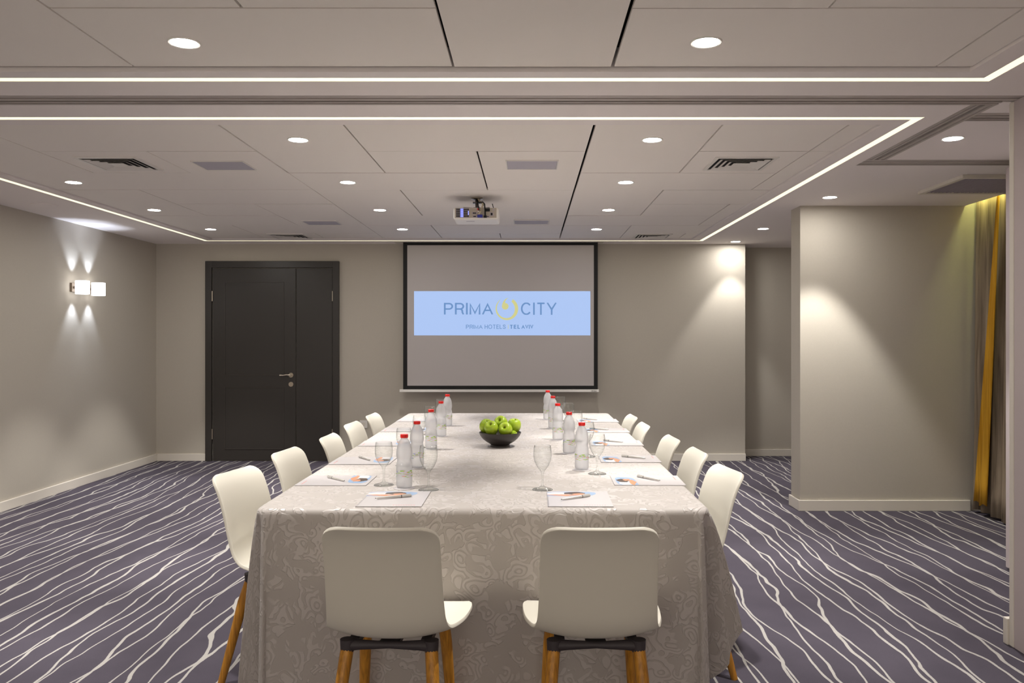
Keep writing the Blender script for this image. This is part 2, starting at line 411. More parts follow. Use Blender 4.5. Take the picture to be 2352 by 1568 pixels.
BBH, BBT = .078, .016
def base(name, r):
    return tag(box(name, r, M['trim'], bevel=.003), kind='structure')
base('baseboard_left', (XL, XL + BBT, YF, YB, 0, BBH))
base('baseboard_back', (XL + BBT, -3.525, YB - BBT, YB, 0, BBH))
base('baseboard_screen', (-2.06, 2.36 + .004, YB - BBT, YB, 0, BBH))
base('baseboard_alcove', (2.36, XS1, 9.40 - BBT, 9.40, 0, BBH))
base('baseboard_stub', (XS0 - BBT, 3.42, YS - BBT, YS, 0, BBH + .006))
base('baseboard_stubside', (XS0 - BBT, XS0, YS, YS + .22 + BBT, 0, BBH + .006))
base('trim_1', (XR - .004, XR + .125, YN - .02, YN + .012, 0, ZC - .002))
base('baseboard_right', (XR - .012, XR + .14, YN + .012, YN + .045, 0, .115))

# ------------------------------------------------------------------ ceiling slab with holes
PX0, PX1 = -3.31, 1.70
RY0, RY1 = 3.986, 8.64                             # rear panel field
FY0, FY1 = -2.35, 3.19                             # front panel field
SW = .022                                          # half width of LED strips
SX0, SX1 = -3.41, 1.818
strip_rects = []
def ring(x0, x1, y0, y1):
    strip_rects.extend([(x0 - SW, x1 + SW, y0 - SW, y0 + SW), (x0 - SW, x1 + SW, y1 - SW, y1 + SW),
                        (x0 - SW, x0 + SW, y0 + SW, y1 - SW), (x1 - SW, x1 + SW, y0 + SW, y1 - SW)])
ring(SX0, SX1, 3.868, 8.735); ring(SX0, SX1, -2.45, 3.287)
tracks = [(XL, 2.06, 3.503, 3.643), (2.06, XS1, 3.503, 3.60),                  # main track
          (1.945, 2.06, 3.643, 4.766), (1.945, XS1, 4.766, 4.92), (2.06, XS1, 3.774, 3.914)]
holes = [(PX0, PX1, RY0, RY1), (PX0, PX1, FY0, FY1)] + strip_rects + tracks
screen_slot = (-1.44, .80, 8.80, 8.96)
holes.append(screen_slot)
CX = sorted({XL, XC} | {v for h in holes for v in h[:2] if XL <= v <= XC})
CY = sorted({YF, 9.4} | {v for h in holes for v in h[2:]})
def is_hole(i, j):
    if i < 0 or j < 0 or i >= len(CX) - 1 or j >= len(CY) - 1: return False
    x, y = (CX[i] + CX[i+1]) / 2, (CY[j] + CY[j+1]) / 2
    return any(h[0] < x < h[1] and h[2] < y < h[3] for h in holes)
bm = bmesh.new(); ZT = 2.46
def quad(*ps): bm.faces.new([bm.verts.new(p) for p in ps])
for i in range(len(CX) - 1):
    for j in range(len(CY) - 1):
        if is_hole(i, j): continue
        x0, x1, y0, y1 = CX[i], CX[i+1], CY[j], CY[j+1]
        quad((x0,y0,ZC),(x0,y1,ZC),(x1,y1,ZC),(x1,y0,ZC))
        if is_hole(i-1, j): quad((x0,y0,ZC),(x0,y0,ZT),(x0,y1,ZT),(x0,y1,ZC))
        if is_hole(i+1, j) or i == len(CX) - 2: quad((x1,y0,ZC),(x1,y1,ZC),(x1,y1,ZT),(x1,y0,ZT))
        if is_hole(i, j-1): quad((x0,y0,ZC),(x1,y0,ZC),(x1,y0,ZT),(x0,y0,ZT))
        if is_hole(i, j+1): quad((x0,y1,ZC),(x0,y1,ZT),(x1,y1,ZT),(x1,y1,ZC))
bmesh.ops.remove_doubles(bm, verts=bm.verts[:], dist=1e-5)
me = bpy.data.meshes.new('ceiling'); bm.to_mesh(me); bm.free(); me.materials.append(M['ceil'])
ceiling = bpy.data.objects.new('ceiling', me); col.objects.link(ceiling); tag(ceiling, kind='structure')
box('void_lining', (XL, XC, YF, 9.4, ZT, ZT + .02), M['void'], ceiling)
box('recess_top', (XC - .02, XS1, YF, 9.4, 2.56, 2.62), M['ceil'], ceiling)

# ceiling panels
a,b,c,d,e,f,g,h,i_,j_ = -3.31,-2.74,-2.13,-1.515,-.905,-.29,.32,.945,1.56,1.70
r0,r1,r2,r3,r4,r5,r6,r7,r8 = 3.95,4.607,5.21,5.81,6.42,7.03,7.63,8.23,8.64
PAN = [(a,b,r0,r2),(b,d,r0,r1),(d,e,r0,r2),(e,g,r0,r1),(g,h,r0,r2),(h,i_,r0,r1),(i_,j_,r0,r1),
       (b,c,r1,r2),(c,d,r1,r2),(e,f,r1,r2),(f,g,r1,r3),(h,i_,r1,r2),(i_,j_,r1,r3),
       (a,d,r2,r3),(d,f,r2,r3),(g,i_,r2,r3),
       (a,b,r3,r5),(b,d,r3,r4),(d,e,r3,r5),(e,g,r3,r5),(g,h,r3,r5),(h,j_,r3,r4),
       (b,c,r4,r5),(c,d,r4,r6),(h,i_,r4,r5),(i_,j_,r4,r6),
       (a,c,r5,r6),(d,g,r5,r6),(g,i_,r5,r6),
       (a,b,r6,r8),(b,d,r6,r7),(d,e,r6,r8),(e,g,r6,r7),(g,h,r6,r8),(h,j_,r6,r7),
       (b,c,r7,r8),(c,d,r7,r8),(e,f,r7,r8),(f,g,r7,r8),(h,i_,r7,r8),(i_,j_,r7,r8)]
q = [-2.35,-1.63,-1.02,-.42,.185,.79,1.395,2.0,2.61,3.19]
PAN += [(a,c,q[6],q[9]),(c,d,q[7],q[9]),(d,f,q[8],q[9]),(f,g,q[7],q[9]),(g,i_,q[8],q[9]),(i_,j_,q[8],q[9]),
        (d,e,q[7],q[8]),(e,f,q[7],q[8]),(g,h,q[7],q[8]),(h,i_,q[7],q[8]),(i_,j_,q[7],q[8]),(c,d,q[6],q[7])]
for y0, y1 in ((q[0],q[2]),(q[2],q[4]),(q[4],q[6])):
    PAN += [(a,c,y0,y1),(c,d,y0,y1),(d,f,y0,y1),(f,g,y0,y1),(g,i_,y0,y1),(i_,j_,y0,y1)]
PAN += [(d,f,q[6],q[7]),(f,g,q[6],q[7]),(g,j_,q[6],q[7])]
for k, (x0, x1, y0, y1) in enumerate(PAN):
    gx0 = .007 if abs(x0 - g) < .01 else (.005 if abs(x0 - f) < .01 or abs(x0 - e) < .01 else .004)
    gx1 = .007 if abs(x1 - g) < .01 else (.005 if abs(x1 - f) < .01 or abs(x1 - e) < .01 else .004)
    if abs(x0 - a) < .01: gx0 = .004
    if abs(x1 - j_) < .01: gx1 = .004
    gy1 = .022 if (abs(y1 - r8) < .01 or abs(y1 - q[9]) < .01) else .005
    dz = random.uniform(0, .003)
    o = box('ceiling_panel', (x0 + gx0, x1 - gx1, y0 + .004, y1 - gy1, ZP + dz, ZP + dz + .014), M['panel'], ceiling)

# tracks of the folding partition (set flush into the ceiling)
def track(name, label, rects, slots):
    t = thing(name, label, 'ceiling track', (rects[0][0], rects[0][2], ZC))
    for (x0, x1, y0, y1) in rects:
        bm = bmesh.new(); segs = []
        along_x = (x1 - x0) > (y1 - y0)
        lo, hi = (y0, y1) if along_x else (x0, x1)
        sl, sw = slots
        for u0, u1, z in ((lo + .001, sl[rects.index((x0,x1,y0,y1))] - sw, ZC - .001), (sl[rects.index((x0,x1,y0,y1))] + sw, hi - .001, ZC - .001)):
            if u1 <= u0: continue
            n = 3; wd = (u1 - u0) / n
            for s in range(n):
                aa, bb = u0 + s * wd, u0 + (s + 1) * wd - .0012
                zz = z + (.004 if s == 1 else 0)
                if along_x: bx(bm, x0, x1, aa, bb, zz, zz + .03)
                else: bx(bm, aa, bb, y0, y1, zz, zz + .03)
            if along_x: bx(bm, x0, x1, u0, u1 - .001, z + .012, z + .035)
            else: bx(bm, u0, u1 - .001, y0, y1, z + .012, z + .035)
        o = obj('track_profile', bm, M['alu'], t)
        o.matrix_parent_inverse = Matrix.Translation((-rects[0][0], -rects[0][2], -ZC))
    return t
track('partition_track', 'long grey aluminium partition track crossing the whole ceiling', [tracks[0], tracks[1]], ((3.588, 3.588), .011))
track('partition_track', 'short diagonal-looking partition track beside the right light strip', [tracks[2]], ((2.0,), .011))
track('partition_track', 'parking track running to the curtain just before the ceiling grille', [tracks[3]], ((4.876,), .011))
track('partition_track', 'parking track branch running right near the long partition track', [tracks[4]], ((3.863,), .010))

# LED strips
def led(name, label, rects):
    t = thing(name, label, 'light strip', ((rects[0][0] + rects[0][1]) / 2, rects[0][2], ZC), group='LED light strips in the ceiling')
    for r in rects:
        o = box('diffuser', (r[0] + .001, r[1] - .001, r[2] + .001, r[3] - .001, ZC + .0005, ZC + .02), M['strip'], t)
        o.matrix_parent_inverse = Matrix.Translation(-t.location)
led('light_strip', 'cream LED strip framing the far ceiling panels over the table', strip_rects[:4])
led('light_strip', 'cream LED strip framing the near ceiling panels at the top edge', strip_rects[4:])

# ------------------------------------------------------------------ downlights
def downlight_proto():
    t = thing('downlight', 'x', 'downlight', group='round recessed downlights')
    bm = bmesh.new(); lathe(bm, [(.047, .002), (.047, -.002), (.053, -.003), (.056, 0), (.056, .003)], 32, cap0=False, cap1=False)
    obj('trim_ring', bm, M['whiteplastic'], t, True)
    bm = bmesh.new(); lathe(bm, [(.047, -.0005), (.03, -.0015), (.0005, -.002)], 32, cap0=False)
    obj('lens', bm, M['lens'], t, True)
    L = bpy.data.lights.new('downlight_beam', 'SPOT'); L.energy = SPOT_W; L.spot_size = R(SPOT_ANGLE); L.spot_blend = .42
    L.color = (1, .968, .92); L.shadow_soft_size = .03
    o = bpy.data.objects.new('downlight_beam', L); col.objects.link(o); o.parent = t; o.location = (0, 0, -.03)
    return t
dl0 = downlight_proto(); first = [True]
def downlight(x, y, z, label, beam=None):
    if first[0]:
        first[0] = False; o = dl0; o.location = (x, y, z); o['label'] = label
    else: o = dup(dl0, (x, y, z), 0, label)
    return o
rows = ['row nearest the long track', 'second row from the long track', 'third row from the long track', 'row nearest the screen wall']
for cx, cn in ((-3.04, 'left column'), (-1.21, 'middle column'), (.645, 'right column')):
    for k, y in enumerate((4.335, 5.52, 6.71, 7.90)):
        downlight(cx, y, ZP, f'round downlight in the {cn} of far panels, {rows[k]}')
for x, y, t in ((2.18, 4.256, 'alone between the two parking tracks'), (2.195, 6.035, 'before the short wall beside the curtain'),
                (2.199, 7.77, 'just before the dark alcove'), (2.20, 8.81, 'close to the screen wall, right of the screen')):
    o = downlight(x, y, ZC, 'round downlight in the plain ceiling ' + t)
    if y > 8.5:                                    # the lamp at the wall is a dimmer one
        for ch_ in o.children:
            if ch_.type == 'LIGHT': ch_.data = ch_.data.copy(); ch_.data.energy = SPOT_W * .4
downlight(-1.213, 2.91, ZP, 'large bright downlight in the near panels, upper left')
downlight(.622, 2.905, ZP, 'large bright downlight in the near panels, upper right')
for x, y in ((-3.04, 2.91),):
    downlight(x, y, ZP, 'round downlight in the near panels, just outside the left edge')

# ------------------------------------------------------------------ ceiling fittings
def diffuser_proto():
    t = thing('air_vent', 'x', 'air vent', group='square air diffusers')
    H = .182
    def sq(bm, r0_, z0_, r1_, z1_):
        A = [bm.verts.new((sx * r0_, sy * r0_, z0_)) for sx, sy in ((-1,-1),(1,-1),(1,1),(-1,1))]
        B = [bm.verts.new((sx * r1_, sy * r1_, z1_)) for sx, sy in ((-1,-1),(1,-1),(1,1),(-1,1))]
        for k in range(4): bm.faces.new((A[k], A[(k+1) % 4], B[(k+1) % 4], B[k]))
    bm = bmesh.new(); sq(bm, H, .002, H, -.006); sq(bm, H, -.006, H - .022, -.007); sq(bm, H - .022, -.007, H - .022, .004); obj('frame', bm, M['whiteplastic'], t)
    bm = bmesh.new(); bx(bm, -H + .012, H - .012, -H + .012, H - .012, -.0012, -.0002); obj('backing', bm, M['grille_dark'], t)
    for k in range(4):
        ro = H - .036 - k * .033
        bm = bmesh.new(); sq(bm, ro, -.010, ro - .024, -.0015); sq(bm, ro - .001, -.0085, ro - .024, -.0005); sq(bm, ro, -.010, ro - .001, -.0085)
        if k == 3: bm.faces.new([bm.verts.new((sx * ro * .98, sy * ro * .98, -.0098)) for sx, sy in ((-1,-1),(1,-1),(1,1),(-1,1))])
        obj('louver', bm, M['whiteplastic'], t)
    return t
av = diffuser_proto(); av.location = ((b + c) / 2, 4.92, ZP); av['label'] = 'square air vent at upper left, near the long track'
dup(av, ((h + i_) / 2, 4.92, ZP), 0, 'square air vent at right, near the long track')
dup(av, ((b + c) / 2, 8.43, ZP), 0, 'square air vent above the dark door')
dup(av, ((h + i_) / 2, 8.43, ZP), 0, 'square air vent near the right end of the screen wall')

def spk_proto():
    t = thing('ceiling_speaker', 'x', 'ceiling speaker', group='flush square ceiling speakers')
    bm = bmesh.new()
    for r in ((-.155,.155,-.125,-.118),(-.155,.155,.118,.125),(-.155,-.148,-.118,.118),(.148,.155,-.118,.118)): bx(bm, *r, -.006, .001)
    obj('frame', bm, M['whiteplastic'], t)
    bm = bmesh.new(); bx(bm, -.147, .147, -.117, .117, -.004, .001); obj('grille_cloth', bm, M['spk'], t)
    return t
sp = spk_proto(); sp.location = (-1.83, 4.97, ZP); sp['label'] = 'flush rectangular ceiling speaker beside the upper left air vent'
dup(sp, (.018, 4.95, ZP), 0, 'flush rectangular ceiling speaker in the middle, before the projector')
dup(sp, (-1.86, 7.44, ZP), 0, 'flush rectangular ceiling speaker at far left above the door side')
dup(sp, (.02, 7.39, ZP), 0, 'flush rectangular ceiling speaker just right of the projector')
bm = bmesh.new(); lathe(bm, [(.095, .001), (.095, -.005), (.08, -.009), (.0005, -.009)], 32, cap0=False)
o = obj('smoke_detector', bm, M['ceil'], None, True); o.location = (-3.73, 6.37, ZC)
tag(o, 'flat round ceiling disc above the wall lamp', 'ceiling disc')

# air return grille near the curtain
gr = thing('return_grille', 'large louvred ceiling air grille beside the curtain', 'air grille', (3.05, 5.49, ZC))
GX, GY = .33, .30
bm = bmesh.new()
for r in ((-GX,GX,-GY,-GY+.035),(-GX,GX,GY-.035,GY),(-GX,-GX+.035,-GY+.035,GY-.035),(GX-.035,GX,-GY+.035,GY-.035)): bx(bm, *r, -.022, .0)
obj('frame', bm, M['trim'], gr, bevel=.003)
box('backing', (-GX + .03, GX - .03, -GY + .03, GY - .03, -.003, -.0005), M['grille_dark'], gr)
bm0 = bmesh.new(); bx(bm0, -.0022, .0022, -GY + .034, GY - .034, -.018, -.004)
s0 = obj('slat', bm0, M['slat'], gr); s0.location.x = -GX + .05
for k in range(1, 22):
    s = s0.copy(); col.objects.link(s); s.parent = gr; s.location.x = -GX + .05 + k * (2 * GX - .1) / 21

# ------------------------------------------------------------------ door
dr = thing('door_1', 'dark charcoal double door with narrow side leaf', 'door', (-2.79, YB, 0)); dr['kind'] = 'structure'
def dpart(name, r, m, par=None, bevel=0):
    o = box(name, r, m, par or dr, bevel)
    o.matrix_parent_inverse = Matrix.Translation((2.79, -YB, 0)); return o
bm = bmesh.new(); yb = YB
bx(bm, -3.52, -3.452, yb - .04, yb, 0, 2.176); bx(bm, -2.135, -2.067, yb - .04, yb, 0, 2.176); bx(bm, -3.452, -2.135, yb - .04, yb, 2.105, 2.176)
o = obj('frame', bm, M['door'], dr, bevel=.003); o.matrix_parent_inverse = Matrix.Translation((2.79, -YB, 0))
def leaf(x0, x1):
    bm = bmesh.new(); bx(bm, x0, x1, yb - .022, yb - .001, .008, 2.098)
    o = obj('door_leaf', bm, M['door'], dr, bevel=.002); o.matrix_parent_inverse = Matrix.Translation((2.79, -YB, 0)); return o
l1 = leaf(-3.443, -2.540); l2 = leaf(-2.532, -2.140)
def sub(name, bm, m, par, smooth=False):
    return obj(name, bm, m, par, smooth)
def door_z(y): return HC - (y - VY) / 210.45
for z0, z1 in ((door_z(861), door_z(648)), (door_z(1030), door_z(889))):
    x0, x1 = -3.312, -2.672; bm = bmesh.new(); t_ = .0035
    for r in ((x0, x1, z0 - t_, z0 + t_), (x0, x1, z1 - t_, z1 + t_), (x0 - t_, x0 + t_, z0, z1), (x1 - t_, x1 + t_, z0, z1)):
        bx(bm, r[0], r[1], yb - .0275, yb - .021, r[2], r[3])
    sub('panel_moulding', bm, M['edgelight'], l1)
for z in (door_z(680), door_z(996)):
    for x, l in ((-3.4475, l1), (-2.1375, l2)):
        bm = bmesh.new(); tube(bm, [(x, yb - .028, z - .055), (x, yb - .028, z + .055)], .008); sub('hinge', bm, M['chrome'], l, True)
bm = bmesh.new(); hx, hz = -2.59, door_z(861)
tube(bm, [(hx, yb - .022, hz), (hx, yb - .032, hz)], .026, 20); tube(bm, [(hx, yb - .03, hz), (hx, yb - .06, hz)], .010, 10)
tube(bm, [(hx, yb - .055, hz), (hx - .04, yb - .058, hz + .004), (hx - .08, yb - .056, hz - .003), (hx - .115, yb - .054, hz - .001)], [.010, .008, .008, .011], 10)
sub('handle', bm, M['chrome'], l1, True)
bm = bmesh.new(); kz = door_z(882); tube(bm, [(hx, yb - .022, kz), (hx, yb - .031, kz)], .026, 20); bx(bm, hx - .003, hx + .003, yb - .034, yb - .030, kz - .01, kz + .01)
sub('key_rosette', bm, M['chrome'], l1, True)

# wall outlet behind the far left chairs
so = thing('wall_outlet', 'small white wall outlet low on the screen wall right of the door', 'outlet', (-1.805, YB, .40))
box('cover_plate', (-.042, .042, -.010, -.0005, -.042, .042), M['whiteplastic'], so, bevel=.003)
bm = bmesh.new(); tube(bm, [(0, -.0095, 0), (0, -.0125, 0)], .022, 20); obj('socket', bm, M['trim'], so, True)

# ------------------------------------------------------------------ projection screen
YSC = 8.88; s_ = F / YSC
def sx(px): return (px - VX) / s_
def sz(py): return HC - (py - VY) / s_
ps = thing('projection_screen', 'pull-down projection screen with black border showing a blue hotel slide', 'projection screen', (sx(1150), YSC, sz(900)))
inv = Matrix.Translation(-ps.location)
def spart(o): o.matrix_parent_inverse = inv.copy(); return o
spart(box('screen_fabric', (sx(926), sx(1373), YSC, YSC + .003, sz(894), 2.43), M['screen'], ps))
bm = bmesh.new()
for r in ((926, 935.5, 894, 540), (1364, 1373, 894, 540), (935.5, 1364, 894, 885.5), (935.5, 1364, 563, 540)):
    bx(bm, sx(r[0]), sx(r[1]), YSC - .0012, YSC - .0002, sz(r[2]), min(sz(r[3]), 2.43))
spart(obj('black_border', bm, M['black'], ps))
bm = bmesh.new(); bx(bm, sx(918), sx(1375.5), YSC - .014, YSC + .016, sz(900), sz(894)); wbar = spart(obj('weight_bar', bm, M['whiteplastic'], ps, bevel=.003))
text_mesh('maker_mark', 'VEGA', M['black'], wbar, sx(1357), sx(1370), sz(899), sz(896), YSC - .0148, .2)
spart(box('roller_case', (screen_slot[0] + .002, screen_slot[1] - .002, screen_slot[2] + .002, YSC - .012, ZC - .001, ZC + .05), M['trim'], ps))
spart(box('roller_case', (screen_slot[0] + .002, screen_slot[1] - .002, YSC + .016, screen_slot[3] - .002, ZC - .001, ZC + .05), M['trim'], ps))
M['slide'] = emit('projected_light_blue', (172, 200, 248), .92); M['slide'].node_tree.nodes['Principled BSDF'].inputs['Base Color'].default_value = (.05, .05, .05, 1)
M['slidetext'] = emit('projected_text_blue', (104, 148, 204), .88); M['slidetext'].node_tree.nodes['Principled BSDF'].inputs['Base Color'].default_value = (.03, .03, .03, 1)
M['slidegold'] = emit('projected_logo_gold', (214, 212, 142), .9); M['slidegold'].node_tree.nodes['Principled BSDF'].inputs['Base Color'].default_value = (.03, .03, .03, 1)
slide = spart(box('projected_slide', (sx(951), sx(1356), YSC - .0010, YSC - .0004, sz(770), sz(668.5)), M['slide'], ps))
yt = YSC - .0014
def z8(x, y): return (880 + x / 4.126, 540 + y / 4.126)
def txt(s, x0, x1, y0, y1, bold=.145):
    (ax, ay), (bx_, by) = z8(x0, y0), z8(x1, y1)
    o = text_mesh('lettering', s, M['slidetext'], slide, sx(ax), sx(bx_), sz(by), sz(ay), yt, bold)
txt('PRIMA', 576, 1043, 641, 751); txt('CITY', 1306, 1644, 638, 754)
txt('PRIMA', 785, 943, 848, 886, .16); txt('HOTELS', 962, 1161, 847, 887, .16); txt('TEL', 1203, 1296, 848, 886, .26); txt('AVIV', 1310, 1424, 848, 886, .26)
bm = bmesh.new()
def pz(x, y): px, py = z8(x, y); return (sx(px), yt, sz(py))
vsb = [bm.verts.new(pz(*p)) for p in ((1183, 848), (1187, 848), (1187, 888), (1183, 888))]; bm.faces.new(vsb)
# crescent, open at the top, thick at lower right
n = 60; A, B = [], []
for k in range(n + 1):
    th = R(-58 + 292 * k / n)                      # clockwise on screen from upper right, over the bottom, to upper left
    t_ = k / n
    ro = 107; ri = 107 - (34 * (1 - t_) ** .55 * (0.75 + .25 * math.sin(math.pi * min(1, t_ * 2.2))) + 2)
    cxx, cyy = 1173, 697
    A.append(bm.verts.new(pz(cxx + ro * math.cos(th), cyy + ro * math.sin(th)))); B.append(bm.verts.new(pz(cxx + ri * math.cos(th), cyy + ri * math.sin(th))))
for k in range(n): bm.faces.new((A[k], A[k+1], B[k+1], B[k]))
# drop with curling tail
pts = [(1157 + 32 * math.cos(R(t_)), 673 + 32 * math.sin(R(t_))) for t_ in range(-20, 215, 12)]
pts += [(1128, 652), (1138, 630), (1153, 610), (1170, 598), (1187, 592), (1172, 604), (1161, 620), (1155, 634), (1160, 642), (1176, 648)]
bm.faces.new([bm.verts.new(pz(*p)) for p in pts])
obj('logo_emblem', bm, M['slidegold'], slide)

# ------------------------------------------------------------------ wall lamp
wl = thing('wall_lamp', 'twin-shade white glass wall lamp on the left wall', 'wall lamp', (XL, 7.50, 1.79))
box('back_plate', (.0005, .022, -.17, .17, -.04, .04), M['bronze'], wl, bevel=.002)
def shade_at(y):
    bm = bmesh.new(); lathe(bm, [(.053, -.06), (.0585, -.058), (.059, 0), (.0585, .058), (.053, .06), (.050, .05), (.051, 0), (.050, -.05), (.053, -.06)], 32, .095, y, 0, False, False)
    s = obj('glass_shade', bm, M['shade'], wl, True)
    bm = bmesh.new(); tube(bm, [(.02, y, 0), (.036, y, 0)], .012); lathe(bm, [(.03, -.02), (.03, .02)], 16, .095, y, 0); obj('lamp_holder', bm, M['bronze'], wl)
    for up in (1, -1):
        L = bpy.data.lights.new('lamp_beam', 'SPOT'); L.energy = 9; L.spot_size = R(72); L.spot_blend = .75; L.color = (.74, .83, 1); L.shadow_soft_size = .012
        o = bpy.data.objects.new('lamp_beam', L); col.objects.link(o); o.parent = wl; o.location = (.062, y, up * .062); o.rotation_euler = (0 if up < 0 else R(180), 0, 0)
shade_at(-.137); shade_at(.137)

# ------------------------------------------------------------------ curtain recess, curtains, parked partition
box_c = thing('cove_light', 'greenish LED strip hidden above the curtain', 'light strip', (3.42, 5.6, 2.44))
o = box('led_bar', (XC + .02, XC + .045, 4.95, 6.36, 2.45, 2.462), M['cove'], box_c); o.matrix_parent_inverse = Matrix.Translation(-box_c.location)
def curtain(name, label, m, x, y0, y1, z0, z1, folds, amp, slant=None, thick=.004, ph=0):
    bm = bmesh.new(); nu, nv = folds * 12, 14; grid = []
    for j in range(nv + 1):
        t_ = j / nv; z = z1 + (z0 - z1) * t_; rowv = []
        for i in range(nu + 1):
            u = i / nu
            ya, yb_ = (y0, y1) if not slant else (y0 + (slant[0] - y0) * t_, y1 + (slant[1] - y1) * t_)
            y = ya + (yb_ - ya) * u + .012 * math.sin(3 * u * folds + 2 * t_ + ph)
            aa = amp * (.55 + .55 * t_)
            xx = x + aa * math.sin(2 * math.pi * folds * u + ph + .5 * t_) + .3 * aa * math.sin(2 * math.pi * folds * 2.3 * u + 1 + ph) - .035 * t_
            rowv.append(bm.verts.new((xx, y, z + (.012 * math.sin(9 * u) if j == nv else 0))))
        grid.append(rowv)
    for j in range(nv):
        for i in range(nu): bm.faces.new((grid[j][i], grid[j][i+1], grid[j+1][i+1], grid[j+1][i]))
    o = obj(name, bm, m, None, True, angle=180); s = o.modifiers.new('solid', 'SOLIDIFY'); s.thickness = thick
    return tag(o, label, 'curtain')
curtain('curtain', 'sheer grey-brown floor-length curtain at the right beside the short wall', M['curtain'], 3.47, 5.2, 6.385, .02, 2.50, 9, .032)
curtain('curtain', 'yellow drape hanging in front of the grey curtain', M['yellow'], 3.405, 5.975, 6.02, .10, 2.43, 1, .010, slant=(6.10, 6.255), ph=2.4)

for k, x in enumerate((2.76, 2.87, 2.98, 3.09)):
    pp = thing('partition_panel', ['white folding partition panel parked nearest behind the right wall', 'white folding partition panel parked second in the hidden stack', 'white folding partition panel parked third in the hidden stack', 'white folding partition panel parked last in the hidden stack'][k], 'partition', (x, 4.27, 0), group='parked folding partition panels')
    box('panel', (0, .085, -.46, .52, .015, 2.325), M['rightwall'], pp, bevel=.003)
    box('edge_seal', (.02, .065, .521, .528, .015, 2.325), M['black'], pp)
    bm = bmesh.new(); tube(bm, [(.042, -.405, 2.32), (.042, -.405, ZC - .002)], .008); tube(bm, [(.042, .6 - .0, 2.32), (.042, .6, 2.321)], .001); obj('hanger', bm, M['chrome'], pp)

# ------------------------------------------------------------------ table and cloth
TX0, TX1, TY0, TY1, TZ = -.955, .632, 2.86, 6.52, .75
tb = thing('banquet_table', 'long banquet table hidden under the damask cloth', 'table', (-.16, 4.69, 0))
def tpart(o): o.matrix_parent_inverse = Matrix.Translation((.16, -4.69, 0)); return o
tpart(box('tabletop', (TX0 + .02, TX1 - .02, TY0 + .02, TY1 - .02, TZ - .03, TZ - .005), M['wood'], tb))
for x in (TX0 + .55, TX1 - .55):
    for y in (TY0 + .55, TY1 - .4):
        bm = bmesh.new(); tube(bm, [(x, y, 0), (x, y, TZ - .03)], .02); tpart(obj('leg', bm, M['chairframe'], tb, True))

